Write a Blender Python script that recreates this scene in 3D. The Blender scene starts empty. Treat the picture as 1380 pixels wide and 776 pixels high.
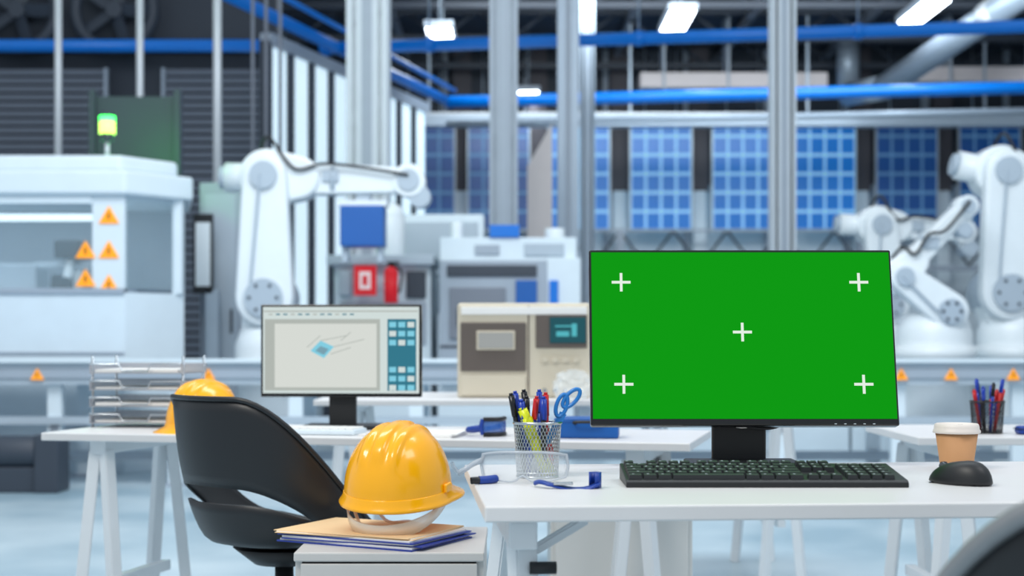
import bpy, bmesh, math, random
from mathutils import Vector, Matrix, Euler
from mathutils.geometry import convex_hull_2d
random.seed(7)
PI=math.pi
sc=bpy.context.scene
sc.view_settings.view_transform='Standard'
sc.view_settings.look='None'

# ---------------------------------------------------------------- materials
def lin(c):
    r=[]
    for v in c:
        v=v/255.0
        r.append(v/12.92 if v<=0.04045 else ((v+0.055)/1.055)**2.4)
    return (r[0],r[1],r[2],1.0)
_m={}
def mat(name,col,rough=.5,metal=0.,emit=0.,trans=0.,alpha=1.,noise=.05,scale=6.,coat=0.,bump=0.,sss=0.):
    if name in _m: return _m[name]
    m=bpy.data.materials.new(name); m.use_nodes=True
    nt=m.node_tree; b=nt.nodes['Principled BSDF']
    c=lin(col)
    tc=nt.nodes.new('ShaderNodeTexCoord')
    nz=nt.nodes.new('ShaderNodeTexNoise'); nz.inputs['Scale'].default_value=scale; nz.inputs['Detail'].default_value=4
    nt.links.new(tc.outputs['Object'],nz.inputs['Vector'])
    mx=nt.nodes.new('ShaderNodeMix'); mx.data_type='RGBA'
    mx.inputs[6].default_value=[max(0,x*(1-noise)) for x in c[:3]]+[1]
    mx.inputs[7].default_value=[min(1,x*(1+noise)) for x in c[:3]]+[1]
    nt.links.new(nz.outputs['Fac'],mx.inputs[0])
    nt.links.new(mx.outputs[2],b.inputs['Base Color'])
    b.inputs['Roughness'].default_value=rough
    b.inputs['Metallic'].default_value=metal
    b.inputs['Transmission Weight'].default_value=trans
    b.inputs['Alpha'].default_value=alpha
    b.inputs['Coat Weight'].default_value=coat
    b.inputs['Subsurface Weight'].default_value=sss
    if emit:
        nt.links.new(mx.outputs[2],b.inputs['Emission Color'])
        b.inputs['Emission Strength'].default_value=emit
    if bump:
        bp=nt.nodes.new('ShaderNodeBump'); bp.inputs['Strength'].default_value=bump; bp.inputs['Distance'].default_value=.002
        nt.links.new(nz.outputs['Fac'],bp.inputs['Height']); nt.links.new(bp.outputs['Normal'],b.inputs['Normal'])
    _m[name]=m
    return m
def screen(name,col,e=1.0):
    m=mat(name,col,rough=.6,emit=e,noise=0)
    b=m.node_tree.nodes['Principled BSDF']
    for l in list(b.inputs['Base Color'].links): m.node_tree.links.remove(l)
    b.inputs['Base Color'].default_value=(.004,.004,.004,1)
    b.inputs['Specular IOR Level'].default_value=.0
    return m

WHITE=mat('white_laminate',(228,226,226),.33)
WEDGE=mat('white_edge',(214,212,212),.4)
WSTEEL=mat('white_powdercoat',(222,225,228),.4)
CABW=mat('cabinet_grey_white',(200,197,194),.4)
BLACK=mat('black_plastic',(24,25,28),.45)
BLACKG=mat('black_gloss',(14,15,18),.2)
CHAIR=mat('chair_black',(24,26,30),.4)
CHRIM=mat('chair_rim_grey',(140,142,145),.35,metal=.3)
KEY=mat('key_black',(34,37,40),.5)
LEG=mat('legend_grey',(170,180,185),.5)
CHROME=mat('brushed_steel',(190,195,200),.25,metal=1)
YEL=mat('helmet_yellow',(255,176,0),.22,coat=.3,noise=.02,emit=.06)
HARN=mat('harness_clear',(255,240,222),.3,alpha=.62)
KRAFT=mat('kraft_paper',(203,150,104),.7,scale=40)
LID=mat('cup_lid',(232,222,214),.4)
FOLD=mat('folder_manila',(240,204,156),.7,scale=20)
PAPER=mat('paper_white',(236,234,231),.8)
BFOLD=mat('folder_blue',(38,60,150),.4)
PBLUE=mat('pen_blue',(20,60,170),.3)
PRED=mat('pen_red',(200,25,30),.3)
PYEL=mat('highlighter_yellow',(225,232,30),.35)
PBLK=mat('pen_black',(18,18,24),.3)
STRAP=mat('strap_blue',(10,58,150),.4)
SCIS=mat('scissor_blue',(30,120,195),.3)
CLEAR=mat('clear_plastic',(240,246,250),.05,alpha=.25)
GLASS=mat('machine_window_glass',(200,225,235),.05,alpha=.12)
RIMC=mat('goggle_clear_rim',(205,212,220),.1,alpha=.7)
CLEAR2=mat('clear_tray',(195,195,200),.2,alpha=.5)
BEIGE=mat('instrument_beige',(206,196,176),.5)
TAUPE=mat('instrument_taupe',(96,86,80),.5)
LCD=screen('lcd_grey',(165,170,170),.9)
LCDT=screen('lcd_teal',(40,90,100),.9)
LCDT2=screen('lcd_cyan',(90,190,200),.9)
BOXB=mat('toolbox_blue',(6,88,166),.4)
MACH=mat('machine_white',(218,230,238),.4)
MACH2=mat('machine_grey',(160,171,184),.45)
MACH3=mat('machine_dark',(54,62,74),.5)
ROB=mat('robot_white',(230,237,241),.35)
ROB2=mat('robot_joint_grey',(174,187,199),.4)
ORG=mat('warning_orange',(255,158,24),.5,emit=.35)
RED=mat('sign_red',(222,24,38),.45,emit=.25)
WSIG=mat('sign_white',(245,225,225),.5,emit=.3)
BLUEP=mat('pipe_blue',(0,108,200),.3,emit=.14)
GALV=mat('galvanised_steel',(160,174,188),.4,metal=.3)
COLM=mat('column_white',(206,215,223),.4)
DARK=mat('dark_steel',(46,54,66),.6)
DARK2=mat('dark_wall_panel',(50,58,70),.6)
LOUV=mat('louver_grey',(120,126,138),.5)
ALU=mat('pole_aluminium',(200,206,212),.35,metal=.2)
SOLB=mat('solar_cell_blue',(0,104,186),.3,emit=.42,noise=.25,scale=.5)  # emission added so the cells look brightly lit
SOLD=mat('solar_cell_navy',(8,70,136),.3,emit=.22,noise=.25,scale=.5)  # weaker added emission for the darker panels
SOLW=mat('solar_backsheet',(150,206,238),.4,emit=.40)  # brightness of the backsheet is partly added emission
SOLWD=mat('solar_backsheet_dim',(104,156,200),.4,emit=.12)  # less added emission than the bright backsheet
LAMP=mat('lamp_glow',(235,245,255),.5,emit=12,noise=0)
LAMPS=mat('strip_light_glow',(225,242,250),.5,emit=1.2,noise=0)
WIN=mat('frosted_window',(215,236,247),.4,emit=.75,noise=.03)
GREENL=mat('signal_green',(60,255,90),.3,emit=5,noise=0)
GRND=mat('signal_green_core',(190,255,100),.3,emit=3,noise=0)
BROWN=mat('brown_pillar',(78,74,80),.6)
PINK=mat('beige_panel',(205,196,196),.5)

# ---------------------------------------------------------------- builder
class B:
    def __init__(s,name): s.name=name; s.bm=bmesh.new(); s.mats=[]
    def mi(s,m):
        if m not in s.mats: s.mats.append(m)
        return s.mats.index(m)
    def merge(s,t,m,smooth=False):
        i=s.mi(m)
        for f in t.faces: f.material_index=i; f.smooth=smooth
        me=bpy.data.meshes.new('t'); t.to_mesh(me); t.free()
        s.bm.from_mesh(me); bpy.data.meshes.remove(me)
    def box(s,c,sz,m,rot=(0,0,0),bev=0.,seg=2):
        t=bmesh.new(); bmesh.ops.create_cube(t,size=1)
        bmesh.ops.scale(t,vec=sz,verts=t.verts)
        if bev: bmesh.ops.bevel(t,geom=t.edges[:],offset=bev,segments=seg,affect='EDGES',profile=.5)
        t.transform(Matrix.Translation(c)@Euler(rot).to_matrix().to_4x4())
        s.merge(t,m,False)
    def bx(s,x0,x1,y0,y1,z0,z1,m,bev=0.):
        s.box(((x0+x1)/2,(y0+y1)/2,(z0+z1)/2),(x1-x0,y1-y0,z1-z0),m,bev=bev)
    def cyl(s,p1,p2,r1,m,r2=None,seg=24,cap=True):
        if r2 is None: r2=r1
        p1=Vector(p1);p2=Vector(p2); d=p2-p1
        t=bmesh.new(); bmesh.ops.create_cone(t,cap_ends=cap,segments=seg,radius1=r1,radius2=r2,depth=d.length)
        q=d.to_track_quat('Z','Y').to_matrix().to_4x4()
        t.transform(Matrix.Translation((p1+p2)/2)@q)
        i=s.mi(m)
        for f in t.faces: f.material_index=i; f.smooth=len(f.verts)==4
        me=bpy.data.meshes.new('t'); t.to_mesh(me); t.free(); s.bm.from_mesh(me); bpy.data.meshes.remove(me)
    def sph(s,c,r,m,sc_=(1,1,1),seg=24,rot=(0,0,0)):
        t=bmesh.new(); bmesh.ops.create_uvsphere(t,u_segments=seg,v_segments=seg//2,radius=r)
        bmesh.ops.scale(t,vec=sc_,verts=t.verts)
        t.transform(Matrix.Translation(c)@Euler(rot).to_matrix().to_4x4()); s.merge(t,m,True)
    def grid(s,P,m,closed=False,smooth=True,skip=None,thick=0.,wrapv=False):
        t=bmesh.new(); n=len(P); k=len(P[0])
        V=[[t.verts.new(p) for p in row] for row in P]
        for i in range(n if closed else n-1):
            for j in range(k if wrapv else k-1):
                if skip and skip(i,j): continue
                a=V[i][j];b_=V[(i+1)%n][j];c=V[(i+1)%n][(j+1)%k];d=V[i][(j+1)%k]
                try: t.faces.new((a,b_,c,d))
                except: pass
        bmesh.ops.remove_doubles(t,verts=t.verts,dist=1e-6)
        if thick:
            bmesh.ops.recalc_face_normals(t,faces=t.faces)
            bmesh.ops.solidify(t,geom=t.faces[:],thickness=thick)
        bmesh.ops.recalc_face_normals(t,faces=t.faces)
        s.merge(t,m,smooth)
    def lathe(s,prof,c,m,seg=40,smooth=True,rot=(0,0,0),thick=0.):
        R=Matrix.Translation(c)@Euler(rot).to_matrix().to_4x4()
        P=[[R@Vector((r*math.cos(a),r*math.sin(a),z)) for r,z in prof] for a in [2*PI*i/seg for i in range(seg)]]
        s.grid(P,m,closed=True,smooth=smooth,thick=thick)
    def tube(s,pts,r,m,seg=10,sub=6):
        pts=[Vector(p) for p in pts]
        if sub>1 and len(pts)>2:
            q=[]
            for i in range(len(pts)-1):
                p0=pts[max(i-1,0)];p1=pts[i];p2=pts[i+1];p3=pts[min(i+2,len(pts)-1)]
                for k in range(sub):
                    t=k/sub
                    q.append(.5*((2*p1)+(-p0+p2)*t+(2*p0-5*p1+4*p2-p3)*t*t+(-p0+3*p1-3*p2+p3)*t**3))
            q.append(pts[-1]); pts=q
        P=[];up=Vector((0,0,1))
        for i,p in enumerate(pts):
            d=(pts[min(i+1,len(pts)-1)]-pts[max(i-1,0)]).normalized()
            a=d.cross(up)
            if a.length<1e-3: a=d.cross(Vector((1,0,0)))
            a.normalize(); b_=a.cross(d); up=b_
            P.append([p+r*(a*math.cos(t)+b_*math.sin(t)) for t in [2*PI*j/seg for j in range(seg)]])
        s.grid(P,m,wrapv=True)
    def ribbon(s,pts,w,m,th=.0015,up=(0,0,1)):
        u=Vector(up)
        P=[[Vector(p)-u*w/2,Vector(p)+u*w/2] for p in pts]
        s.grid(P,m,thick=th)
    def poly(s,pts,ext,m,bev=0.):
        t=bmesh.new(); vs=[t.verts.new(p) for p in pts]; f=t.faces.new(vs)
        r=bmesh.ops.extrude_face_region(t,geom=[f]); nv=[g for g in r['geom'] if isinstance(g,bmesh.types.BMVert)]
        bmesh.ops.translate(t,vec=ext,verts=nv)
        bmesh.ops.recalc_face_normals(t,faces=t.faces)
        if bev: bmesh.ops.bevel(t,geom=t.edges[:],offset=bev,segments=2,affect='EDGES',profile=.5,clamp_overlap=True)
        s.merge(t,m,False)
    def link(s,p1,r1,p2,r2,yc,w,m,bev=.015):
        pts=[]
        for p,r in ((p1,r1),(p2,r2)):
            for i in range(20):
                a=2*PI*i/20; pts.append((p[0]+r*math.cos(a),p[1]+r*math.sin(a)))
        h=convex_hull_2d([Vector(q) for q in pts])
        s.poly([(pts[i][0],yc-w/2,pts[i][1]) for i in h],(0,w,0),m,bev)
    def tri(s,c,h,m=None,y=0.006):
        x,yy,z=c; a=h*.58
        s.poly([(x-a,yy,z-h/2),(x+a,yy,z-h/2),(x,yy,z+h/2)],(0,-y,0),ORG)
        s.box((x,yy-y-.002,z-h*.08),(h*.1,.004,h*.4),BLACK)
    def done(s,loc=(0,0,0),rot=(0,0,0),bevel=0.,autosmooth=True):
        me=bpy.data.meshes.new(s.name); s.bm.to_mesh(me); s.bm.free()
        for m in s.mats: me.materials.append(m)
        o=bpy.data.objects.new(s.name,me); sc.collection.objects.link(o)
        o.location=loc; o.rotation_euler=rot
        if bevel:
            b=o.modifiers.new('bevel','BEVEL'); b.width=bevel; b.segments=2; b.limit_method='ANGLE'; b.angle_limit=math.radians(50)
        return o

# ================================================================ room shell
def floor_mat():
    m=bpy.data.materials.new('epoxy_floor'); m.use_nodes=True; nt=m.node_tree; b=nt.nodes['Principled BSDF']
    tc=nt.nodes.new('ShaderNodeTexCoord'); nz=nt.nodes.new('ShaderNodeTexNoise'); nz.inputs['Scale'].default_value=.9; nz.inputs['Detail'].default_value=8
    cr=nt.nodes.new('ShaderNodeValToRGB'); cr.color_ramp.elements[0].color=lin((150,176,190)); cr.color_ramp.elements[1].color=lin((200,216,224))
    cr.color_ramp.elements[0].position=.35; cr.color_ramp.elements[1].position=.65
    nt.links.new(tc.outputs['Object'],nz.inputs['Vector']); nt.links.new(nz.outputs['Fac'],cr.inputs[0]); nt.links.new(cr.outputs[0],b.inputs['Base Color'])
    b.inputs['Roughness'].default_value=.3
    return m
b=B('floor'); b.bx(-14,14,-2,31,-.1,0,floor_mat()); b.done()
b=B('ceiling'); b.bx(-14,14,18,31,6.5,6.6,DARK); b.done()
b=B('wall_back')
b.bx(-14,14,28.6,28.9,0,3.9,MACH); b.bx(-14,14,28.6,28.9,3.9,6.5,DARK2)
for i in range(19): b.bx(-13.6+i*1.54-.05,-13.6+i*1.54+.05,28.5,28.6,0,6.5,MACH2)
b.done()
b=B('wall_left'); b.bx(-12,-11.7,14,28.6,0,6.5,DARK2); b.done()
b=B('wall_right'); b.bx(12.5,12.8,14,28.6,0,6.5,DARK2); b.done()
b=B('wall_partition'); b.bx(-11.6,-2.95,18.6,18.8,0,6.5,DARK)
b.bx(-11.6,-2.95,18.5,18.6,4.52,4.62,MACH3); b.done()
def louver(x0,x1,z0,z1,y):
    b=B('louver_shutter'); n=int((z1-z0)/.1)
    for i in range(n): b.box(((x0+x1)/2,y,z0+(i+.5)*(z1-z0)/n),(x1-x0,.02,.075),LOUV,rot=(.5,0,0))
    b.bx(x0-.04,x0,y-.04,y+.04,z0,z1,MACH2); b.bx(x1,x1+.04,y-.04,y+.04,z0,z1,MACH2)
    b.done()
louver(-6.5,-5.05,0,4.3,18.4); louver(-4.3,-3.1,0,4.3,18.4)
# receding window partition
b=B('window_1')
p0=Vector((-2.72,16.4,0)); p1=Vector((-1.25,21.4,0)); d=p1-p0; L=d.length; u=d.normalized(); ang=math.atan2(u.y,u.x)
n=9
for i in range(n):
    c=p0+u*(L*(i+.5)/n)
    b.box((c.x,c.y,2.55),(L/n*.66,.05,3.3),WIN,rot=(0,0,ang))
    e=p0+u*(L*i/n)
    b.box((e.x,e.y,2.12),(.09,.12,4.24),MACH3,rot=(0,0,ang))
c=(p0+p1)/2
for z in (.8,4.26): b.box((c.x,c.y,z),(L,.14,.14),MACH2,rot=(0,0,ang))
b.done()
for x,r in ((-4.28,.034),(-3.51,.034),(-2.78,.04)):
    b=B('steel_pole'); b.cyl((x,14,0),(x,14,6.5),r,ALU,seg=12); b.box((x,14,.01),(.2,.2,.02),ALU); b.box((x,14,6.49),(.2,.2,.02),ALU); b.done()
for x in (-2.55,-2.42,-2.28): 
    b=B('steel_pole'); b.cyl((x,14.6,0),(x,14.6,6.5),.018,LOUV,seg=8); b.done()

def column(x,y,w,m=COLM):
    b=B('steel_column'); h=6.5; f=w*.16
    b.bx(x-w/2,x+w/2,y-w/2,y-w/2+f,0,h,m); b.bx(x-w/2,x+w/2,y+w/2-f,y+w/2,0,h,m); b.bx(x-w*.36,x-w*.26,y-w/2,y+w/2,0,h,m)
    b.bx(x+w*.26,x+w*.36,y-w/2,y+w/2,0,h,m)
    b.bx(x-w*.12,x+w*.12,y-w/2-.012,y-w/2,0,h,MACH2)
    b.bx(x-w*.8,x+w*.8,y-w*.8,y+w*.8,0,.03,m); b.done()
column(-1.37,14.2,.39); column(-.08,14.2,.27,MACH2); column(.64,17,.24,GALV); column(2.73,15,.24); column(1.04,20.5,.2,GALV)
b=B('wall_panel_slanted'); b.poly([(.16,15.5,0),(.42,15.5,0),(.42,15.5,3.2),(.16,15.5,2.75)],(0,.06,0),PINK); b.done()

# blue pipes
b=B('blue_pipe'); b.cyl((-2.27,18.15,4.5),(9,16.38,4.5),.075,BLUEP); b.sph((-2.27,18.15,4.5),.095,BLUEP)
for x in (-1,1.5,4,6.5): 
    y=18.15-(x+2.27)*.157; b.cyl((x,y,4.5),(x,y,6.5),.012,GALV,seg=8); b.cyl((x-.05,y,4.5),(x+.05,y,4.5),.09,BLUEP)
b.done()
b=B('blue_pipe'); b.cyl((-9,18.0,4.5),(-3.0,18.0,4.5),.075,BLUEP); b.done()
b=B('blue_pipe'); b.cyl((-3.2,14.4,4.5),(-1.0,22.1,4.5),.07,BLUEP); b.cyl((-3.02,14.0,4.64),(-.85,22.1,4.64),.03,BLUEP); b.done()
b=B('blue_pipe'); b.cyl((-1.0,22.3,4.5),(10,20.6,4.5),.09,BLUEP); b.cyl((-1.0,22.5,4.2),(10,20.8,4.2),.05,GALV); b.done()
b=B('cable_tray'); b.bx(-1.5,12,24.9,25.2,4.52,4.70,GALV); b.bx(-1.5,12,24.9,24.93,4.70,4.74,ALU)
for x in (-1.4,2,5,8,11.5): b.bx(x-.02,x+.02,25.1,25.14,4.7,6.5,GALV)
b.done()
b=B('roof_truss')
for y in (20,22.5,25,27.5):
    b.bx(-12,12,y-.05,y+.05,5.95,6.05,MACH3); b.bx(-12,12,y-.05,y+.05,6.4,6.5,MACH3)
    for i in range(20):
        x=-12+i*1.2; b.cyl((x,y,6.0),(x+.6,y,6.45),.03,MACH3,seg=6); b.cyl((x+.6,y,6.45),(x+1.2,y,6.0),.03,MACH3,seg=6)
b.done()
b=B('roof_purlin')
for x in range(-10,12,2): b.bx(x-.06,x+.06,18,28.6,6.3,6.42,LOUV)
b.done()
b=B('air_duct'); b.cyl((6.0,24,5.0),(7.5,20,6.0),.2,GALV); b.cyl((6.0,24,5.0),(6.0,26.5,5.3),.2,GALV); b.sph((6.0,24,5.0),.2,GALV); b.cyl((6.0,26.5,5.3),(6.0,26.5,6.5),.2,GALV); b.cyl((6.9,21.6,5.6),(7.0,21.4,5.67),.23,ALU); b.done()
b=B('insulated_duct'); 
b.bx(2.2,5.4,25.4,25.9,5.25,5.5,PINK); b.bx(6.9,10,25.4,25.9,5.35,5.6,PINK); 
for x in (2.6,3.7,4.8,7.5,9): b.bx(x-.02,x+.02,25.35,25.95,5.2,6.5,MACH2)
b.done()
def ceiling_light(x,y,z,l=1.6,w=.42):
    b=B('ceiling_light'); b.box((x,y,z),(w,l,.1),MACH2,bev=.01); b.box((x,y,z-.06),(w*.85,l*.94,.03),LAMP,bev=.01)
    for yy in (-.5,.5): b.cyl((x,y+yy,z),(x,y+yy,6.5),.012,GALV,seg=6)
    b.done()
for p in ((-1.05,22,5.45),(2.45,22,5.7),(6.1,22,5.85),(.3,27.5,5.45),(-4.7,20,5.05),(-2.2,20.5,5.9),(9.5,25,5.7)): ceiling_light(*p)
for x in (-6.1,-4.9):
    b=B('extractor_fan'); y=18.3; z=5.0
    P=[]
    for i in range(32):
        a=2*PI*i/32
        P.append([(x+(.48+.07*math.cos(t))*math.cos(a),y+.07*math.sin(t),z+(.48+.07*math.cos(t))*math.sin(a)) for t in [2*PI*j/10 for j in range(10)]])
    b.grid(P,MACH3,closed=True,wrapv=True)
    b.cyl((x,y-.05,z),(x,y+.3,z),.1,MACH3)
    for k in range(5):
        a=2*PI*k/5; b.box((x+.28*math.cos(a),y,z+.28*math.sin(a)),(.36,.02,.16),MACH3,rot=(.5,-a,0))
    b.done()

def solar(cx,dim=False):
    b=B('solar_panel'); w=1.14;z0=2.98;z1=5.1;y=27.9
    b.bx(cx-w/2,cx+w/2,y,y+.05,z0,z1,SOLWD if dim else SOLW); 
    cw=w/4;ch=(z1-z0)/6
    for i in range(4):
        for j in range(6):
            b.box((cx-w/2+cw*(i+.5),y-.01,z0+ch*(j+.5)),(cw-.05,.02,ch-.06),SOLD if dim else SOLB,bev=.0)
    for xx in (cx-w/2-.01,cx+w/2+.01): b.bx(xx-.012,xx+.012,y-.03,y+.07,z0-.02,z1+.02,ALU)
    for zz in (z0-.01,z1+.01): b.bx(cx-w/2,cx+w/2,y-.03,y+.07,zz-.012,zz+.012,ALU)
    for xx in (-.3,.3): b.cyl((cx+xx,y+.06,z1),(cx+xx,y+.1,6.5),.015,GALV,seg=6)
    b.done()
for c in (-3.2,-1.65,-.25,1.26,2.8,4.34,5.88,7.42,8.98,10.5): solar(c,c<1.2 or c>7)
b=B('brown_pillar_row')
for c in (-.95,.5,2.05,3.57,5.11,6.65,8.2): b.bx(c-.17,c+.17,28.2,28.45,3.75,6.5,BROWN); b.bx(c-.12,c+.12,28.2,28.45,0,3.75,MACH)
b.done()
b=B('wall_truss')
for i in range(14):
    x=-2.5+i*1.0; b.cyl((x,27.6,2.3),(x+.5,27.6,2.95),.025,MACH3,seg=6); b.cyl((x+.5,27.6,2.95),(x+1,27.6,2.3),.025,MACH3,seg=6)
b.bx(-2.6,11.6,27.55,27.65,2.2,2.3,MACH2); b.bx(-2.6,11.6,27.55,27.65,2.93,2.98,MACH2)
for x in (-2.5,2,6.5,11): b.bx(x-.06,x+.06,27.5,27.7,0,2.95,MACH2)
b.done()

# ================================================================ background machines
b=B('assembly_machine_enclosure')
y0=10.5
prof=[(-5.2,y0),(-2.74,y0),(-2.42,y0+.45),(-2.66,y0+1.5),(-5.2,y0+1.5)]
b.poly([(x,y,0) for x,y in prof],(0,0,1.28),MACH)
cap=[(-5.25,y0-.06),(-2.72,y0-.06),(-2.35,y0+.43),(-2.62,y0+1.55),(-5.25,y0+1.55)]
b.poly([(x,y,1.97) for x,y in cap],(0,0,.17),MACH,.02)
cap2=[(-5.2,y0+.05),(-2.78,y0+.05),(-2.48,y0+.5),(-2.7,y0+1.4),(-5.2,y0+1.4)]
b.poly([(x,y,2.14) for x,y in cap2],(0,0,.12),MACH,.03)
b.bx(-2.97,-2.74,y0,y0+.06,1.28,1.97,MACH)
b.poly([(-2.42,y0+.45,1.28),(-2.48,y0+.45,1.28),(-2.72,y0+1.5,1.28),(-2.66,y0+1.5,1.28)],(0,0,.7),MACH)
b.bx(-5.2,-2.7,y0+1.4,y0+1.5,1.28,1.97,MACH2)
b.bx(-2.49,-2.42,y0+.38,y0+.47,1.28,1.97,MACH)
b.bx(-5.2,-2.74,y0-.02,y0+.3,1.27,1.31,MACH2)
b.bx(-5.2,-2.97,y0-.015,y0+.02,1.91,1.97,MACH)
b.bx(-5.0,-3.0,y0+.3,y0+.45,1.82,1.86,LAMPS)
b.bx(-5.2,-2.97,y0+.02,y0+.03,1.30,1.92,GLASS)
b.poly([(-2.72,y0+.02,1.31),(-2.47,y0+.38,1.31),(-2.47,y0+.38,1.95),(-2.72,y0+.02,1.95)],(-.02,.015,0),GLASS)
b.cyl((-3.3,y0+.7,1.28),(-3.3,y0+.7,1.66),.05,ROB); b.box((-3.3,y0+.6,1.62),(.2,.2,.14),MACH3,bev=.02); b.box((-3.12,y0+.8,1.48),(.12,.1,.4),ROB)
b.cyl((-3.6,y0+.7,1.5),(-3.1,y0+.6,1.5),.03,ROB2); b.box((-3.75,y0+.8,1.40),(.35,.3,.24),ROB2,bev=.02); b.box((-3.35,y0+.55,1.36),(.14,.12,.14),MACH3,bev=.02)
b.cyl((-3.3,y0+.6,1.55),(-3.3,y0+.5,1.4),.03,ROB)
b.bx(-5.2,-2.74,y0-.01,y0,.84,.86,MACH2); b.bx(-3.9,-3.88,y0-.01,y0,.1,1.25,MACH2)
for px,pz in ((-2.85,1.83),(-2.85,1.585),(-2.85,1.345),(-3.015,1.585),(-3.015,1.385)): b.tri((px,y0-.006,pz),.125)
b.done(bevel=.008)
b=B('signal_tower_lamp'); x=-3.0;y=11
b.cyl((x,y,2.26),(x,y,2.42),.018,ALU,seg=10); b.cyl((x,y,2.42),(x,y,2.47),.05,MACH3); b.cyl((x,y,2.47),(x,y,2.56),.058,GRND); b.cyl((x,y,2.56),(x,y,2.6),.058,GREENL)
b.cyl((x,y,2.6),(x,y,2.63),.05,MACH3); b.done()
l=bpy.data.lights.new('signal_glow','POINT'); l.color=(.0,1,.1); l.energy=12; l.shadow_soft_size=.06
o=bpy.data.objects.new('signal_glow',l); o.location=(-3.0,11.35,2.53); sc.collection.objects.link(o)
b=B('guard_panel'); b.bx(-3.45,-2.75,12.25,12.3,0,2.95,MACH3); b.bx(-3.48,-3.43,12.2,12.3,0,3.0,MACH3); b.bx(-2.78,-2.73,12.2,12.3,0,3.0,MACH3); b.done()

b=B('electrical_cabinet'); b.bx(-2.60,-2.26,12.35,12.9,0,2.25,MACH2); b.bx(-2.56,-2.30,12.34,12.35,.2,2.15,ROB2); b.bx(-2.34,-2.32,12.32,12.34,1.0,1.2,MACH3); b.done(bevel=.01)
b=B('equipment_rack'); 
for x in (-2.24,-1.98): 
    for y in (12.5,12.9): b.bx(x-.02,x+.02,y-.02,y+.02,0,2.1,ROB2)
for k in range(7):
    b.bx(-2.24,-1.98,12.5,12.9,.15+k*.3,.17+k*.3,ROB2); b.bx(-2.2,-2.03,12.52,12.8,.17+k*.3,.17+k*.3+.12+.05*(k%3),(MACH3,LOUV,BLACK)[k%3])
b.done()
b=B('hmi_terminal'); b.bx(-2.50,-2.40,12.10,12.2,0,1.35,ROB2); b.bx(-2.60,-2.44,12.1,12.14,1.32,1.97,BLACK); b.bx(-2.58,-2.46,12.095,12.1,1.38,1.9,ROB); b.done(bevel=.01)

def robot(name,loc,J,sh=.18,mirror=1,tool=None,ped=.75,s=1.0):
    b=B(name)
    S,E,W,H=J
    b.lathe([(0,0),(.34,0),(.34,.06),(.27,.09),(.25,ped-.12),(.3,ped-.1),(.3,ped),(0,ped)],(0,0,0),ROB)
    b.lathe([(.27,ped),(.27,ped+.1),(.23,ped+.22),(.12,ped+.26),(0,ped+.26)],(0,0,0),ROB)
    b.cyl((S[0],-.2,S[1]),(S[0],.2,S[1]),sh,ROB2); b.link((0,ped+.1),.2,S,sh*.95,0,.26,ROB)
    for yy in (-.17,): b.link(S,sh*1.05,E,sh*.8,yy,.15,ROB,.03)
    b.cyl((S[0],-.28,S[1]),(S[0],-.23,S[1]),sh*.7,ROB2); b.cyl((E[0],-.28,E[1]),(E[0],-.2,E[1]),sh*.5,ROB2)
    b.link(E,sh*1.05,(E[0]+(W[0]-E[0])*.22,E[1]+(W[1]-E[1])*.22),sh*.8,.0,.26,ROB,.03)
    b.link((E[0]+(W[0]-E[0])*.15,E[1]+(W[1]-E[1])*.15+.0),sh*.62,W,sh*.45,0,.18,ROB,.03)
    e=Vector((E[0],0,E[1])); w=Vector((W[0],0,W[1])); dd=(e-w).normalized()
    b.cyl(e,e+dd*.32,sh*.55,ROB); b.cyl(e+dd*.32,e+dd*.36,sh*.42,ROB2)
    q=e+(w-e)*.45; b.cyl(q,q+(w-e).normalized()*.03,sh*.64,ROB2); b.box(tuple(q+Vector((0,-.1,.02))),(.12,.03,.08),ROB2)
    for k in range(6):
        a=2*PI*k/6
        b.cyl((S[0]+sh*.5*math.cos(a),-.29,S[1]+sh*.5*math.sin(a)),(S[0]+sh*.5*math.cos(a),-.28,S[1]+sh*.5*math.sin(a)),.012,MACH3,seg=8)
    b.cyl((W[0],-.11,W[1]),(W[0],.11,W[1]),sh*.6,ROB); b.cyl((W[0],-.13,W[1]),(W[0],-.11,W[1]),sh*.4,ROB2)
    b.link(W,sh*.5,H,sh*.35,0,.12,ROB,.02); b.cyl((H[0],-.1,H[1]),(H[0],.1,H[1]),sh*.4,ROB2)
    b.tube([(e.x-.05,-.05,e.z+sh),(e.x+.02,-.12,e.z+sh+.09),(e.x*.8+w.x*.2,-.16,e.z*.8+w.z*.2+.06),(e.x*.6+w.x*.4,-.15,e.z*.6+w.z*.4+.10),(e.x*.35+w.x*.65,-.14,(e.z+w.z)/2+.08),(W[0],-.14,W[1]+.03)],.012,BLACK,seg=8)
    b.tube([(S[0]-.1,-.27,S[1]),((S[0]+E[0])/2-.06,-.27,(S[1]+E[1])/2),(E[0]-.02,-.28,E[1])],.010,ROB2,seg=8)
    if tool:
        tx,tz=tool; b.bx(tx-.05,tx+.05,-.06,.06,tz,W[1]+(0),ROB2); b.bx(tx-.16,tx+.16,-.14,.14,tz-.15,tz+.15,BOXB,.01); b.bx(tx-.18,tx+.18,-.1,.1,tz+.15,tz+.19,ROB)
        for xx in (-.13,.13): b.bx(tx+xx-.02,tx+xx+.02,-.08,.08,tz-.26,tz-.15,ROB2)
    return b.done(loc,bevel=0)
robot('industrial_robot_arm',(-1.78,11,0),((-.02,1.25),(-.02,2.14),(1.02,2.12),(1.1,2.0)),sh=.2,tool=(.68,1.78),ped=.8)
robot('industrial_robot_arm',(3.1,10.9,0),((.05,1.15),(-.28,1.40),(.22,1.92),(.2,1.75)),sh=.13,ped=.9)
robot('industrial_robot_arm',(3.85,11.4,0),((-.1,1.3),(-.12,2.22),(.7,2.05),(.8,1.9)),sh=.2,ped=.9)
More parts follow.
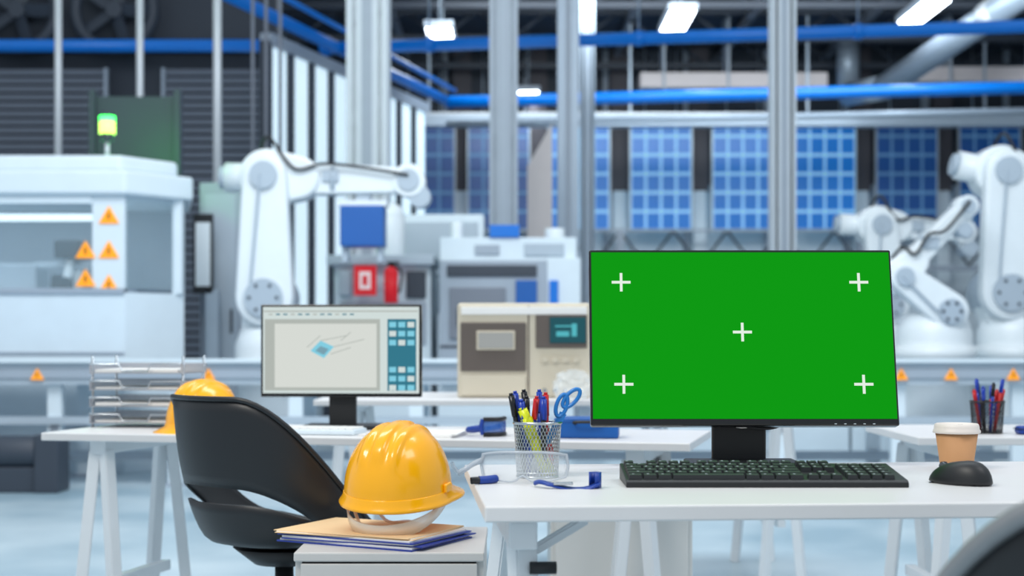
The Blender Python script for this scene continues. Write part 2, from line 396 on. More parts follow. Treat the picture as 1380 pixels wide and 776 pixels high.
robot('industrial_robot_arm',(3.25,13.2,0),((.05,1.25),(-.02,1.95),(.75,1.9),(.8,1.75)),sh=.17,ped=.9)

# centre machine cluster
b=B('packaging_machine')
y=12
b.bx(-.6,.5,y,y+.9,0,1.15,MACH); b.bx(-.58,.28,y-.12,y,.6,1.58,MACH2); b.bx(-.52,.2,y-.14,y-.12,1.45,1.54,MACH3); b.bx(-.5,-.05,y-.145,y-.12,.95,1.36,LOUV)
b.bx(-.58,.52,y-.02,y+.9,1.58,1.77,MACH); b.bx(.28,.55,y-.1,y+.8,.5,1.6,MACH); b.bx(.03,.2,y-.15,y-.12,1.22,1.42,BOXB); b.bx(.3,.37,y-.13,y-.1,1.22,1.42,BLUEP)
b.bx(-.18,.06,y-.05,y+.2,1.77,1.87,BLUEP); b.cyl((-.45,y+.1,1.77),(-.45,y+.1,1.9),.05,ROB); b.cyl((.35,y+.1,1.77),(.35,y+.1,1.85),.08,ROB)
b.bx(-.58,.28,y-.13,y-.12,.88,.9,MACH3)
b.bx(-.3,-.1,y-.04,y-.02,1.63,1.71,MACH2); b.bx(.1,.42,y-.04,y-.02,1.62,1.72,ROB2); b.bx(-.44,-.3,y-.16,y-.145,1.05,1.2,MACH3)
b.done(bevel=.012)
b=B('process_cabinet'); b.bx(-1.45,-.66,12.1,12.9,0,1.62,MACH); b.bx(-1.4,-.70,12.08,12.1,.9,1.25,MACH2); b.bx(-1.5,-.63,12.0,12.9,1.55,1.63,ROB2)
b.bx(-1.4,-1.3,12.0,12.08,1.3,1.5,ROB2); b.bx(-.86,-.7,12.06,12.1,1.28,1.5,MACH3)
b.cyl((-1.0,12.2,1.62),(-1.0,12.2,1.95),.12,ROB); b.sph((-1.0,12.2,1.95),.12,ROB); b.done(bevel=.012)
b=B('storage_machine'); b.bx(-1.0,-.25,13.1,13.6,0,2.05,MACH); b.bx(-.95,-.3,13.08,13.1,1.5,1.98,ROB2); b.done(bevel=.012)
b=B('fire_point_sign'); b.bx(-1.27,-1.09,11.92,11.94,1.30,1.54,RED); b.bx(-1.225,-1.135,11.905,11.92,1.35,1.49,WSIG); b.bx(-1.2,-1.16,11.9,11.905,1.38,1.46,RED); b.bx(-1.24,-1.12,11.94,12.08,1.4,1.44,ROB2); b.done()
b=B('fire_extinguisher'); b.cyl((-.97,11.9,1.24),(-.97,11.9,1.48),.055,RED); b.sph((-.97,11.9,1.48),.055,RED); b.cyl((-.97,11.9,1.5),(-.97,11.9,1.56),.02,BLACK); b.box((-.95,11.88,1.56),(.1,.02,.02),BLACK); b.bx(-1.0,-.94,11.93,12.08,1.3,1.4,ROB2)
b.tube([(-.95,11.88,1.54),(-.88,11.86,1.48),(-.9,11.86,1.32)],.01,BLACK); b.done()
b=B('machine_base_cabinet')
for i in range(5):
    x=.75+i*.5; b.bx(x,x+.48,12.0,12.4,0,.72,MACH,.01)
    b.bx(x+.18,x+.30,11.98,12.0,.45,.48,MACH3)
b.done()
b=B('storage_machine'); b.bx(1.4,2.7,12.6,13.4,0,1.55,MACH); b.bx(1.5,2.6,12.58,12.6,.9,1.4,MACH2); b.done(bevel=.015)
b=B('storage_machine'); b.bx(4.3,5.4,12.6,13.4,0,1.3,MACH); b.bx(4.4,5.3,12.58,12.6,.7,1.2,ROB2); b.done(bevel=.015)

# conveyor
b=B('conveyor_line')
y=9.6
BELT=mat('belt_lightblue',(160,196,222),.25)
b.bx(-5.5,5.8,y,y+.7,.74,.78,BELT)
for yy in (y-.05,y+.7): b.bx(-5.5,5.8,yy,yy+.05,.66,.80,ROB2)
b.bx(-5.5,5.8,y-.065,y-.05,.70,.755,MACH2); b.bx(-5.5,5.8,y-.09,y-.05,.80,.825,MACH)
b.bx(-5.5,5.8,y-.02,y+.03,.40,.45,ROB2); b.bx(-5.5,5.8,y+.6,y+.65,.12,.18,ROB2)
for i in range(15):
    x=-5.3+i*.78
    for yy in (y,y+.65): b.bx(x-.045,x+.045,yy,yy+.06,.02,.68,MACH); b.bx(x-.08,x+.08,yy-.03,yy+.09,0,.02,MACH2)
    b.bx(x-.03,x+.03,y,y+.7,.34,.4,MACH2)
for i in range(60): b.cyl((-5.4+i*.19,y+.02,.77),(-5.4+i*.19,y+.68,.77),.03,BELT,seg=8)
for x in (-3.05,-1.95,2.5,2.82,3.22,.9): b.tri((x,y-.066,.727),.075)
b.done()
b=B('gearbox_motor'); b.cyl((-3.3,9.25,.25),(-2.95,9.25,.25),.1,MACH3); b.bx(-2.95,-2.8,9.15,9.4,0,.36,MACH3); b.bx(-3.3,-2.9,9.18,9.32,0,.16,MACH3); b.done(bevel=.01)

# ================================================================ desks
def desk(name,origin,rotz,w,d,h,th=.022,legs=True,legr=.02,inset=.14,splay=.075):
    b=B(name); top=h
    b.box((w/2,d/2,h-th/2),(w,d,th),WHITE,bev=.0025)
    b.box((w/2,.0005,h-th/2-.0005),(w-.004,.002,th-.006),WEDGE)
    for lx in (inset,w-inset):
        b.box((lx,d/2,h-th-.02),(.05,d-.1,.04),WSTEEL,bev=.003)
        for ly in (.07,d-.07):
            for sg in (-1,1):
                p1=Vector((lx+sg*.018,ly,h-th-.03)); p2=Vector((lx+sg*splay,ly+(-.03 if ly<.2 else .03),0))
                dd=(p1-p2); L=dd.length
                t=bmesh.new(); bmesh.ops.create_cube(t,size=1); bmesh.ops.scale(t,vec=(legr*1.7,legr*1.7,L),verts=t.verts)
                bmesh.ops.bevel(t,geom=t.edges[:],offset=.003,segments=2,affect='EDGES')
                t.transform(Matrix.Translation((p1+p2)/2)@dd.to_track_quat('Z','Y').to_matrix().to_4x4()); b.merge(t,WSTEEL)
        b.box((lx,d/2,.25),(.03,d-.14,.03),WSTEEL)
    return b.done(origin,(0,0,rotz))
b=B('white_desk')
w,d,h,th=1.5,.67,.73,.022
b.box((w/2,d/2,h-th/2),(w,d,th),WHITE,bev=.0025)
for lx in (.055,w-.055):
    b.box((lx,d/2,h-th-.022),(.04,d-.06,.04),WSTEEL,bev=.003)
    def leg(p1,p2,r=.034):
        p1=Vector(p1);p2=Vector(p2);dd=p1-p2
        t=bmesh.new(); bmesh.ops.create_cube(t,size=1); bmesh.ops.scale(t,vec=(r,r,dd.length),verts=t.verts)
        bmesh.ops.bevel(t,geom=t.edges[:],offset=.003,segments=2,affect='EDGES')
        t.transform(Matrix.Translation((p1+p2)/2)@dd.to_track_quat('Z','Y').to_matrix().to_4x4()); b.merge(t,WSTEEL)
    sg=1 if lx<.5 else -1
    leg((lx+.0*sg,.09,h-th),(lx+.03*sg,.02,0)); leg((lx+.02*sg,d-.12,h-th),(lx-.06*sg,d-.02,0))
    leg((lx+.02*sg,.1,.655),(lx+.10*sg,.12,h-th-.01),.014)
    b.cyl((lx+.05*sg,.07,.635),(lx+.012*sg,.07,.635),.009,BLACK,seg=12)
    b.cyl((lx+.05*sg,.07,.58),(lx+.012*sg,.07,.58),.009,BLACK,seg=12)
b.box((w/2,d-.1,h-th-.03),(w-.1,.03,.05),WSTEEL)
b.done((-.037,2.02,0),(0,0,math.radians(4.2)))
desk('office_desk',(-1.34,4.22,0),math.radians(-13.2),1.845,.55,.69,inset=.15)
desk('office_desk',(1.10,4.02,0),0,1.4,.6,.69,inset=.12)
desk('office_desk',(-.75,5.6,0),0,1.9,.8,.725,inset=.12)

# ================================================================ main monitor
GREEN=screen('chroma_green',(4,152,10),1.0)
MARK=screen('tracking_mark',(228,240,228),1.0)
mon=bpy.data.objects.new('computer_monitor',None); sc.collection.objects.link(mon); mon.location=(.413,2.66,.73)
def child(o,p):
    o.parent=p
b=B('display_panel')
W,H=.547,.322
b.box((0,0.012,0),(W,.024,H),BLACKG,bev=.003)
b.box((0,.035,-.02),(W*.6,.03,H*.55),BLACK,bev=.01)
b.box((0,-.0008,.0035),(W-.008,.001,H-.017),GREEN)
for mx,mz in ((-.216,.100),(.213,.100),(0,.008),(-.214,-.087),(.213,-.087)):
    b.box((mx,-.0018,mz),(.034,.001,.0048),MARK); b.box((mx,-.0018,mz),(.0048,.001,.034),MARK)
for i in range(5): b.box((.16+i*.017,-.0005,-H/2+.003),(.004,.002,.0015),LEG)
o=b.done((0,0,.232),(math.radians(-12),0,0)); child(o,mon)
b=B('monitor_stand')
b.box((0,.045,.13),(.098,.016,.26),BLACK,bev=.004); b.box((0,.035,.2),(.08,.05,.08),BLACK,bev=.006)
b.box((0,.0,.005),(.2,.11,.010),BLACK,bev=.004)
b.tube([(-.02,.03,.1),(0,-.0,.075),(.03,-.01,.068),(.065,.0,.072),(.09,.03,.095)],.0028,BLACK,seg=8)
b.tube([(-.03,.03,.1),(-.01,0,.071),(.04,0.01,.078),(.06,.03,.1)],.0024,PAPER,seg=8)
o=b.done(); child(o,mon)

# keyboard
b=B('computer_keyboard'); kw,kd=.434,.14; a=math.atan2(.016,kd)
b.poly([(-kw/2,0,0),(-kw/2,kd,0),(-kw/2,kd,.026),(-kw/2,.006,.0115),(-kw/2,0,.008)],(kw,0,0),BLACK,.0015)
U=.0181
def key(x,row,w=1.,hh=1.):
    yy=.008+ (5-row)*U*1.08+U/2 + (.004 if row==0 else 0)+(hh-1)*0
    z=.0115+yy*math.tan(a)+.002
    cx=-.213+(x+w/2)*U
    yy-=(hh-1)*U/2
    t=bmesh.new(); bmesh.ops.create_cube(t,size=1); bmesh.ops.scale(t,vec=(w*U-.0016,hh*U-.0018,.008),verts=t.verts)
    for v in t.verts:
        if v.co.z>0: v.co.x-=math.copysign(.0013,v.co.x); v.co.y-=math.copysign(.0016,v.co.y)
    t.transform(Matrix.Translation((cx,yy,z))@Euler((a,0,0)).to_matrix().to_4x4()); b.merge(t,KEY)
    b.box((cx-.003,yy+.002,z+.0043),(.0035,.003,.0003),LEG,rot=(a,0,0))
rows=[[(0,1)]+[(2+i,1) for i in range(4)]+[(6.5+i,1) for i in range(4)]+[(11+i,1) for i in range(4)],
 [(i,1) for i in range(13)]+[(13,2)],
 [(0,1.5)]+[(1.5+i,1) for i in range(12)]+[(13.5,1.5)],
 [(0,1.75)]+[(1.75+i,1) for i in range(11)]+[(12.75,2.25)],
 [(0,2.25)]+[(2.25+i,1) for i in range(10)]+[(12.25,2.75)],
 [(0,1.25),(1.25,1.25),(2.5,1.25),(3.75,6.25),(10,1.25),(11.25,1.25),(12.5,1.25),(13.75,1.25)]]
for r,row in enumerate(rows):
    for x,w_ in row: key(x,r,w_)
for r in (0,1,2):
    for i in range(3): key(15.3+i,r)
key(16.3,4); [key(15.3+i,5) for i in range(3)]
for r in (1,2,3,4,5):
    for i in range(4): key(18.6+i*1.05,r)
for i in range(3): b.box((-.213+(19+i)*U,.118,.027),(.004,.002,.001),LEG,rot=(a,0,0))
b.done((.392,2.275,.73))

# mouse
b=B('computer_mouse')
P=[]
for i in range(48):
    th_=2*PI*i/48; row=[(.050*math.cos(th_),.028*math.sin(th_),0)]
    for j in range(15):
        ph=(PI/2)*j/14
        r=math.cos(ph)**.6 if j<14 else 0
        x=.055*r*math.cos(th_); y_=.031*r*math.sin(th_)*(1-.08*math.cos(th_))
        z=.003+.033*math.sin(ph)**1.05*(1-.25*(x/.055)-.15*(x/.055)**2)
        row.append((x,y_,z))
    P.append(row)
b.grid(P,BLACK,closed=True)
b.cyl((.03,-.004,.0255),(.03,.004,.0255),.007,CHROME,seg=20)
b.cyl((.03,-.0025,.0258),(.03,.0025,.0258),.0078,BLACKG,seg=20)
b.box((.0,.0,.0005),(.085,.045,.001),BLACKG)
b.done((.705,2.335,.73),(0,0,math.radians(128)))

# coffee cup
b=B('paper_coffee_cup')
b.lathe([(0,.002),(.025,.002),(.0265,0),(.0275,.002),(.0365,.066),(.0365,.066),(0,.066)],(0,0,0),KRAFT)
b.lathe([(.0385,.063),(.0405,.064),(.0405,.068),(.0385,.070),(.0385,.074),(.037,.079),(.035,.080),(.034,.077),(.0,.077)],(0,0,0),LID)
b.box((.0,-.024,.0785),(.008,.004,.002),BLACK)
b.done((.779,2.60,.73))

# mesh pen holder
def pen_holder(loc,metal,pens,sciss=True,r=.039,h=.09):
    b=B('mesh_pen_holder'); r0=r*.86
    n=40
    rad=lambda z:r0+(r-r0)*z/h
    for s_ in (1,-1):
        for i in range(n):
            pts=[]
            for j in range(9):
                z=h*j/8; aa=2*PI*i/n+s_*z/h*1.15
                pts.append((rad(z)*math.cos(aa),rad(z)*math.sin(aa),z))
            b.tube(pts,.0007,metal,seg=4,sub=1)
    for z,rr in ((.002,.002),(h,.0026),(h*.1,.0012)):
        pts=[(rad(z)*math.cos(t),rad(z)*math.sin(t),z) for t in [2*PI*i/32 for i in range(33)]]
        b.tube(pts,rr,metal,seg=6,sub=1)
    b.cyl((0,0,0),(0,0,.0015),r0,metal)
    for (a1,ra,a2,rb,L,m1,m2,pr) in pens:
        p=Vector((ra*math.cos(a1),ra*math.sin(a1),.004)); q=Vector((rb*math.cos(a2),rb*math.sin(a2),L))
        dd=(q-p).normalized()
        b.cyl(p,q,pr,m1,seg=12); b.cyl(q-dd*.035,q,pr*1.25,m2,seg=12); b.cyl(q,q+dd*.004,pr*.8,m2,seg=12)
        b.box(tuple(q-dd*.018+Vector((0,-pr*1.6,0))),(.003,.002,.03),m2)
    if sciss:
        for (cx,cz,rr) in ((.040,.118,.3),(.056,.130,.75)):
            pts=[]
            for i in range(25):
                t=2*PI*i/24; x=.0085*math.cos(t); z=.019*math.sin(t)
                pts.append((cx+x*math.cos(rr)+z*math.sin(rr),.002,cz-x*math.sin(rr)+z*math.cos(rr)))
            b.tube(pts,.0034,SCIS,seg=8,sub=1)
        b.box((.026,.002,.075),(.012,.004,.07),SCIS,rot=(0,.5,0)); b.box((.005,.002,.04),(.01,.002,.08),CHROME,rot=(0,.5,0))
    return b.done(loc)
pens=[(3.4,.02,3.3,.044,.135,PBLK,PBLK,.004),(2.8,.02,3.0,.037,.138,PBLUE,PBLUE,.004),(1.8,.02,2.4,.03,.14,PBLUE,PBLK,.0042),(-.2,.026,3.6,.028,.112,PYEL,PYEL,.0065),
(1.0,.01,1.4,.02,.14,PBLUE,PBLUE,.004),(5.3,.02,5.2,.02,.13,PBLK,PBLUE,.0045),(.5,.02,1.0,.026,.135,PRED,PRED,.0042),(2.2,.025,3.0,.018,.13,PBLK,PBLK,.004),(3.8,.02,4.5,.008,.13,PBLUE,PRED,.004),(-.9,.022,3.7,.022,.098,PYEL,PYEL,.008),(2.6,.015,3.6,.03,.125,PBLUE,PBLUE,.0045),(.1,.02,.2,.02,.05,PRED,PRED,.006)]
pen_holder((.042,2.45,.73),CHROME,pens)
pens2=[(i*.8,.02,i*.8+.2,.03+.012*(i%3),.12+.01*(i%4),(PBLUE,PRED,PBLK)[i%3],(PRED,PBLUE,PBLK,PBLUE)[i%4],.0045) for i in range(9)]
pen_holder((1.345,4.2,.69),BLACK,pens2,False,r=.047,h=.09)

# safety glasses
b=B('safety_glasses')
P=[]
for i in range(25):
    t=-1+2*i/24; x=.066*t; y_=.03*t*t
    hh=.023*(1-.25*abs(t)**3); dip=.010*math.exp(-(t/.14)**2)
    P.append([(x,y_,.026+hh*(2*k/6-1)+(dip*(1-k/6))) for k in range(7)])
b.grid(P,CLEAR,thick=.0018)
b.tube([(.066*t,.03*t*t-.001,.05-.006*abs(t)**3) for t in [-1+2*i/16 for i in range(17)]],.0020,RIMC,seg=8,sub=1)
b.tube([(.066*t,.03*t*t-.001,.003+.006*abs(t)**3+.010*math.exp(-(t/.14)**2)) for t in [-1+2*i/24 for i in range(25)]],.0016,RIMC,seg=8,sub=1)
for sg in (-1,1): b.tube([(sg*.066,.029,.046),(sg*.069,.031,.026),(sg*.066,.029,.01)],.0026,RIMC,seg=8)
b.ribbon([(-.066,.03,.036),(-.084,.028,.028),(-.096,.018,.020),(-.104,.006,.016)],.009,RIMC,.003)
b.tube([(-.104,.006,.016),(-.110,.0,.026),(-.112,-.004,.033)],.0032,RIMC,seg=8)
b.tube([(-.052,.0,.006),(-.064,-.010,.006),(-.072,-.015,.0065),(-.080,-.018,.006)],.0058,PBLK,seg=10)
b.tube([(-.044,.01,.007),(-.052,-.001,.0065),(-.060,-.008,.0065),(-.068,-.0125,.0065)],.0066,STRAP,seg=10)
b.done((.017,2.335,.73),(0,0,math.radians(-6)))
b=B('blue_lanyard_strap')
pts=[]
for p in [(-.0,.03),(.008,.012),(.02,.0),(.045,-.004),(.07,-.004),(.088,-.006),(.1,-.002),(.104,.008),(.096,.016),(.086,.012),(.084,.004)]: pts.append((p[0],p[1],.0125))
b2=[]
for i in range(len(pts)-1):
    for k in range(4):
        t=k/4; b2.append(tuple(pts[i][j]*(1-t)+pts[i+1][j]*t for j in range(3)))
b.ribbon([p for p in b2[22:]],.024,STRAP,.003)
b.grid([[(x,y_-.008,.004+.005*math.sin(i*.3)),(x,y_+.008,.007+.005*math.sin(i*.3))] for i,(x,y_,z) in enumerate(b2[:27])],STRAP,thick=.003)
b.box((.045,-.004,.008),(.03,.014,.004),CHROME,bev=.001)
b.done((.033,2.265,.73))

# ================================================================ drawer cabinet, folders, helmet
def drawer_cabinet(x0,x1,y0,y1,h,n=3,m=CABW):
    b=B('drawer_cabinet'); b.bx(x0,x1,y0+.012,y1,.04,h-.018,m); b.bx(x0-.002,x1+.002,y0,y1,h-.018,h,m,.003)
    dh=(h-.018-.05)/n
    for i in range(n):
        z0=.05+i*dh; b.bx(x0+.012,x1-.012,y0+.0,y0+.02,z0+.003,z0+dh-.004,m,.002); b.bx(x0+.014,x1-.014,y0+.008,y0+.013,z0+dh-.004,z0+dh+.003,BLACK)
        b.box(((x0+x1)/2,y0-.006,z0+dh*.4),(.1,.012,.01),GALV,bev=.002)
    for x in (x0+.04,x1-.04):
        for y in (y0+.05,y1-.05): b.cyl((x-.012,y,.02),(x+.012,y,.02),.02,BLACK)
    b.done()
drawer_cabinet(-.425,-.056,2.90,3.30,.54,2)
drawer_cabinet(.105,.49,4.02,4.42,.58,1,mat('cabinet_white',(212,211,208),.4))

b=B('document_folder_stack')
z=0
def sheet(cx,cy,w_,d_,th_,m,r,bev=0):
    global z
    b.box((cx,cy,z+th_/2),(w_,d_,th_),m,rot=(0,0,r),bev=bev); z+=th_
sheet(0,.0,.33,.235,.003,BFOLD,-.50); sheet(0,.0,.32,.225,.004,PAPER,-.49); sheet(.01,0,.33,.235,.0025,BFOLD,-.44); sheet(.0,0,.31,.225,.004,PAPER,-.46)
sheet(.0,.0,.33,.23,.0025,BFOLD,-.5); sheet(.0,.0,.31,.22,.003,PAPER,-.5); sheet(-.01,.01,.32,.235,.0015,FOLD,-.40); sheet(-.01,.012,.315,.23,.0015,PAPER,-.42); sheet(-.012,.012,.32,.235,.0015,FOLD,-.46)
TOPF=z
b.done((-.285,3.09,.54))

def hard_hat(loc,rot,scale=1.,harness=True):
    b=B('hard_hat'); A,Bb,Hh=.128,.108,.135
    n=128;k=30;P=[]
    def smooth(e,lo,hi):
        t=max(0,min(1,(hi-e)/(hi-lo))); return t*t*(3-2*t)
    for i in range(n):
        th_=2*PI*i/n; row=[]
        for j in range(k+1):
            ph=(PI/2)*j/k
            cr=math.cos(ph)**.82 if j<k else 0.0
            x=A*cr*math.cos(th_); y_=Bb*cr*math.sin(th_); z=Hh*math.sin(ph)
            fade=smooth(-z/Hh,-.55,-.25)
            bump=max(.0075*smooth(abs(y_),.009,.017),.0055*smooth(abs(abs(y_)-.034),.005,.011))
            bump*=fade*smooth(abs(x),A*.72,A*.9)
            nrm=Vector((x/A**2,y_/Bb**2,z/Hh**2+1e-6)).normalized()
            row.append(Vector((x,y_,z))+nrm*bump)
        P.append(row)
    b.grid(P,YEL,closed=True)
    P=[]
    for i in range(n):
        th_=2*PI*i/n; c,s_=math.cos(th_),math.sin(th_)
        ext=.010+.042*max(0,c)**1.5
        dr=-.004-.012*max(0,c)**2
        row=[]
        for (e,zz) in ((-.006,-.004),(-.004,-.012+dr*.2),(ext,-.016+dr),(ext+.001,-.012+dr),(ext-.001,-.009+dr),(.003,-.004),(.0015,.004),(0,.006)):
            row.append(((A+e)*c,(Bb+e)*s_,zz))
        P.append(row)
    b.grid(P,YEL,closed=True,wrapv=True)
    for sg in (-1,1): b.box((0,sg*(Bb+.003),.012),(.03,.008,.018),YEL,bev=.003)
    if harness:
        P=[]
        for i in range(65):
            t=2*PI*i/64; c,s_=math.cos(t),math.sin(t)
            P.append([((A-.03)*c,(Bb-.02)*s_,zz) for zz in (-.03,-.005)])
        b.grid(P,HARN,thick=.002)
        P=[]
        for i in range(41):
            t=PI*.42+PI*1.16*i/40; c,s_=math.cos(t),math.sin(t); u_=math.sin(PI*i/40)
            P.append([((A-.004-.02*u_)*c,(Bb-.004)*s_,-.016-.066*u_),((A-.006)*c,(Bb-.004)*s_,-.006-.042*u_)])
        b.grid(P,HARN,thick=.003)
        for sg in (-1,1): b.tube([(-.02,sg*(Bb-.012),-.01),(-.03,sg*(Bb-.02),-.04),(-.05,sg*(Bb-.045),-.074)],.0035,HARN,seg=8)
        b.tube([(.03,Bb-.02,-.01),(.04,.05,-.078),(.05,0,-.08),(.04,-.05,-.078),(.03,-Bb+.02,-.01)],.0035,HARN,seg=8)
    o=b.done(loc,rot); o.scale=(scale,)*3
    return o
hard_hat((-.236,3.08,.54+TOPF+.082),(math.radians(2),math.radians(-7),math.radians(70)),1.0)
hard_hat((-.893,4.3,.69+.02),(0,0,math.radians(-120)),.92,False)

# ================================================================ shell chairs
def shell_chair(loc,rotz,R=.237,rim=CHAIR,zs=.49,Hb=.335,rr=.006):
    b=B('shell_chair'); n=72; P=[]
    def wrow(a):
        g=.40+.115*math.sqrt(max(0,1-(a/68.)**2))+.003
        return [0,.08,.17,.26,.33,.40,g]+[g+(1-g)*q/7 for q in range(1,8)]
    rimpts=[]
    for i in range(n):
        th_=2*PI*i/n; a=math.degrees(th_ if th_<=PI else 2*PI-th_)
        t=min(1,max(0,(a-28)/95.)); sm=t*t*(3-2*t); Hh=Hb*(1-sm)+.03*sm
        if a>123: Hh=.03-.055*((a-123)/57.)
        row=[]
        for k in range(6):
            r=.172*k/6; row.append((r*math.sin(th_),-r*math.cos(th_),zs-.022*(1-(k/6)**2)))
        for w_ in wrow(a):
            r=.172+(R-.172)*math.sin(w_*PI/2)**.8+ .02*w_*(1-sm)
            row.append((r*math.sin(th_),-r*math.cos(th_),zs+Hh*w_**1.35))
        rimpts.append(row[-1]); P.append(row)
    def skip(i,j):
        th_=360.*(i+.5)/n; a=min(th_,360-th_)
        return j==11 and a<68
    b.grid(P,CHAIR,closed=True,skip=skip,thick=.006)
    b.tube(rimpts+[rimpts[0]],rr,rim,seg=8,sub=1)
    b.cyl((0,0,zs-.06),(0,0,zs-.02),.07,BLACK,r2=.12); b.cyl((0,0,.12),(0,0,zs-.05),.022,BLACK); b.cyl((0,0,.08),(0,0,.28),.03,BLACK)
    for k in range(4):
        a=math.radians(30+90*k); e=Vector((.27*math.cos(a),.27*math.sin(a),.07))
        b.cyl((0,0,.11),e,.022,BLACK,r2=.014); b.cyl(e,(e.x,e.y,.05),.008,BLACK); 
        v=Vector((-math.sin(a),math.cos(a),0))*.018
        b.cyl((e.x-v.x,e.y-v.y,.028),(e.x+v.x,e.y+v.y,.028),.028,BLACK)
    return b.done(loc,(0,0,rotz))
shell_chair((-.537,3.5,0),math.radians(-45))
shell_chair((.63,1.5,0),math.radians(0),R=.24,rim=CHRIM,rr=.0105)

# ================================================================ items on back desks
SCRBG=screen('screen_white',(208,220,218),1); SCRG=screen('screen_grey',(176,182,176),1); SCRT=screen('screen_teal',(52,120,140),1); SCRC=screen('screen_cyan',(130,205,225),1); SCRL=screen('screen_light',(214,218,212),1)
def lcd(loc,w,h,rot=(0,0,0),content=True,stand=True,name='computer_monitor'):
    b=B(name)
    b.box((0,.012,h/2),(w,.025,h),BLACKG,bev=.003); b.box((0,-.001,h/2+.002),(w-.014,.001,h-.018),SCRBG)
    if content:
        b.box((-.055,-.002,h/2-.012),(w-.135,.001,h-.062),SCRG); b.box((-.045,-.003,h/2-.014),(w-.175,.001,h-.085),SCRL)
        b.box((w/2-.058,-.002,h/2-.012),(.085,.001,h-.062),SCRT)
        for i in range(3):
            for j in range(8): 
                if j not in (3,4): b.box((w/2-.085+.027*i,-.003,.028+.0265*j),(.02,.001,.016),SCRC if (i+j)%3 else SCRBG)
        b.poly([(-.09,-.0035,h/2-.0),(-.06,-.0035,h/2+.03),(-.02,-.0035,h/2+.012),(-.05,-.0035,h/2-.022)],(0,-.0008,0),SCRC)
        b.poly([(-.075,-.0045,h/2-.0),(-.06,-.0045,h/2+.014),(-.035,-.0045,h/2+.005),(-.05,-.0045,h/2-.012)],(0,-.0008,0),screen('screen_steel',(120,160,175),1))
        for k,(x0,z0,x1,z1) in enumerate(((-.06,.03,.02,.045),(-.02,.012,.07,.034),(.0,.03,.03,.055),(-.1,.01,-.06,.045),(-.03,-.01,.03,.01))):
            b.cyl((x0,-.004,h/2+z0),(x1,-.004,h/2+z1),.0012,SCRG,seg=6)
        b.box((0,-.002,h-.02),(w-.02,.001,.004),SCRG)
        for i in range(12): b.box((-w/2+.03+i*.022,-.002,h-.029),(.012,.001,.004),SCRT if i%3 else SCRG)
    if stand:
        g=-(loc[2]-.69); b.bx(-.04,.04,.03,.05,g,.12,BLACK); b.bx(-.11,.11,-.04,.12,g,g+.012,BLACK)
    return b.done(loc,rot)
lcd((-.505,4.38,.785),.478,.273,(0,0,math.radians(-3)))
lcd((1.76,4.35,.76),.5,.31)

b=B('letter_tray_stack')
for k in range(4):
    z=.012+.05*k
    b.bx(-.145,.145,-.11,.11,z,z+.003,CLEAR2); 
    for x in (-.145,.142): b.bx(x,x+.003,-.11,.11,z,z+.028,CLEAR2)
    b.bx(-.145,.145,.107,.11,z,z+.03,CLEAR2)
    b.tube([(-.145,-.11,z+.028),(-.05,-.112,z+.028),(-.04,-.112,z+.008),(.04,-.112,z+.008),(.05,-.112,z+.028),(.145,-.11,z+.028)],.003,CHROME,seg=6,sub=1)
    b.bx(-.13,.13,-.1,.1,z+.004,z+.009+.004*(k%2),PAPER)
for x in (-.143,.143):
    for y in (-.09,.09): b.cyl((x,y,0),(x,y,.215),.004,CHROME,seg=8)
b.done((-1.115,4.56,.69),(0,0,math.radians(-8)))

b=B('test_instrument')
w_,h_,d_=.52,.37,.38
b.box((0,d_/2,h_/2),(w_,d_,h_),BEIGE,bev=.012)
b.box((-.12,-.003,.20),(.255,.012,.19),TAUPE,bev=.004); b.box((-.11,-.012,.225),(.15,.008,.075),BEIGE,bev=.002); b.box((-.11,-.018,.225),(.135,.004,.06),LCD)
b.box((-.12,-.003,.05),(.255,.01,.08),BEIGE,bev=.004); b.bx(.015,.02,-.004,.01,.01,h_-.01,TAUPE)
b.box((.145,-.003,.26),(.2,.01,.13),TAUPE,bev=.004); b.box((.17,-.01,.265),(.14,.008,.1),LCDT); b.box((.16,-.015,.28),(.08,.002,.006),LCDT2); b.box((.15,-.015,.25),(.05,.002,.02),LCDT2); b.box((.195,-.015,.265),(.02,.002,.05),LCDT2)
b.box((0,-.002,h_-.03),(w_-.03,.006,.03),PAPER,bev=.002)
for i in range(4): b.cyl((.08+i*.04,-.02,.15),(.08+i*.04,0,.15),.011,BEIGE,seg=14)
for i in range(4): b.cyl((.08+i*.04,-.015,.03),(.08+i*.04,0,.03),.008,CHROME,seg=14)
b.done((.047,5.78,.725))
b=B('plastic_wrap'); t=bmesh.new(); bmesh.ops.create_icosphere(t,subdivisions=3,radius=.075)
for v in t.verts:
    v.co*=1+random.uniform(-.3,.25); v.co.z*=.75; v.co.z=max(v.co.z,-.05)
b.merge(t,CLEAR,False); b.done((.23,5.66,.775))

b=B('blue_tool_box'); b.bx(-.085,.085,-.05,.05,0,.05,BOXB,.006); b.bx(-.088,.088,-.053,.053,.042,.055,BOXB,.004); b.tube([(-.03,-.055,.04),(-.03,-.07,.045),(.03,-.07,.045),(.03,-.055,.04)],.004,BLACK); b.done((.205,4.02,.69),(0,0,-.1))
b=B('protective_goggles')
P=[]
for i in range(21):
    t=-1+2*i/20; P.append([(.045*t,.028*t*t,.008+.038*k/4) for k in range(5)])
b.grid(P,mat('goggle_lens',(60,110,190),.1,alpha=.7),thick=.002)
for z in (.006,.048): b.tube([(.045*t,.028*t*t-.002,z) for t in [-1+2*i/10 for i in range(11)]],.006,PBLK,seg=8,sub=1)
for sg in (-1,1): b.tube([(sg*.045,.028,.006),(sg*.05,.03,.027),(sg*.045,.028,.048)],.006,STRAP,seg=8)
b.tube([(-.045,.028,.027),(-.055,.07,.02),(0,.1,.012),(.055,.07,.02),(.045,.028,.027)],.007,STRAP)
b.done((-.03,4.06,.69),(0,0,.9))
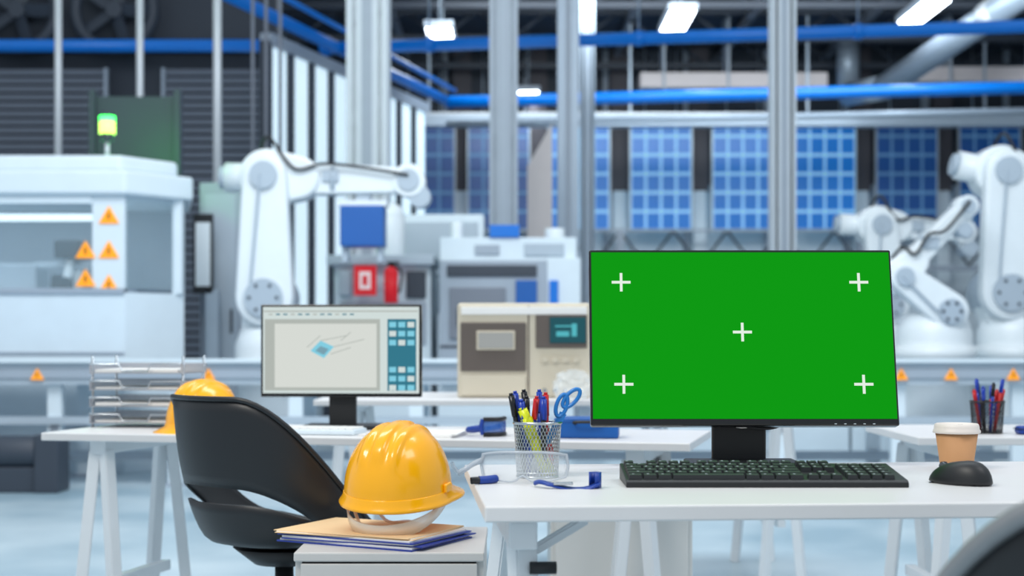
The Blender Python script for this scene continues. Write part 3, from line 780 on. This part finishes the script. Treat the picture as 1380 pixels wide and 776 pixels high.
b=B('paper_stack'); b.box((0,0,.004),(.26,.18,.008),PAPER); b.box((.01,0,.01),(.25,.17,.004),PAPER,rot=(0,0,.1)); b.done((-.27,4.09,.69),(0,0,-.25))
b=B('computer_keyboard'); b.box((0,0,.008),(.32,.12,.014),MACH,bev=.003)
for r in range(5):
    for c in range(14): b.box((-.145+c*.0222,-.045+r*.022,.017),(.018,.018,.005),PAPER)
b.done((-.58,4.18,.69),(0,0,-.2))
b=B('blue_goggles_case'); b.box((0,0,.012),(.12,.05,.024),STRAP,bev=.01); b.box((0,-.002,.016),(.122,.052,.002),BLACK); b.done((1.47,4.15,.69))

# ================================================================ lights & world
w=bpy.data.worlds.new('hall_ambient'); sc.world=w; w.use_nodes=True
bg=w.node_tree.nodes['Background']; bg.inputs[0].default_value=(.78,.90,1.0,1); bg.inputs[1].default_value=.68
def area(name,loc,target,sx,sy,e,col=(1,1,1)):
    l=bpy.data.lights.new(name,'AREA'); l.shape='RECTANGLE'; l.size=sx; l.size_y=sy; l.energy=e; l.color=col
    o=bpy.data.objects.new(name,l); o.location=loc; o.rotation_euler=(Vector(target)-Vector(loc)).to_track_quat('-Z','Y').to_euler(); sc.collection.objects.link(o)
area('hall_fill_front',(-1.8,.6,4.2),(-.1,3.0,.7),1.6,1.2,105,(1,.96,.89))  # unseen softbox added overhead for highlights on the hat
area('hall_fill_right',(2.6,1.5,4.2),(.6,3,.7),1.6,1.2,36,(.97,.98,1))  # second unseen area light added above the desks, no fixture
area('hall_fill_mid',(0,5.5,6.4),(0,11,1.2),6,3,450,(.90,.96,1))  # added fill without a fixture, brightens the machines
area('hall_fill_far',(3,20,6.2),(4,28,3.0),8,2,560,(.86,.95,1))  # added area light without a fixture, lifts back wall and solar panels
area('machine_lamp',(-3.8,11.1,1.93),(-3.8,11.1,0),2.2,.5,4,(.85,.96,1))

# ================================================================ camera
cam=bpy.data.cameras.new('camera'); co=bpy.data.objects.new('camera',cam); sc.collection.objects.link(co); sc.camera=co
co.location=(0,0,.96); co.rotation_euler=(PI/2,0,0)
cam.sensor_width=36; cam.lens=36*2000/1380; cam.shift_y=67/1380
cam.clip_end=100; cam.clip_start=.05
cam.dof.use_dof=True; cam.dof.focus_distance=2.7; cam.dof.aperture_fstop=4.0
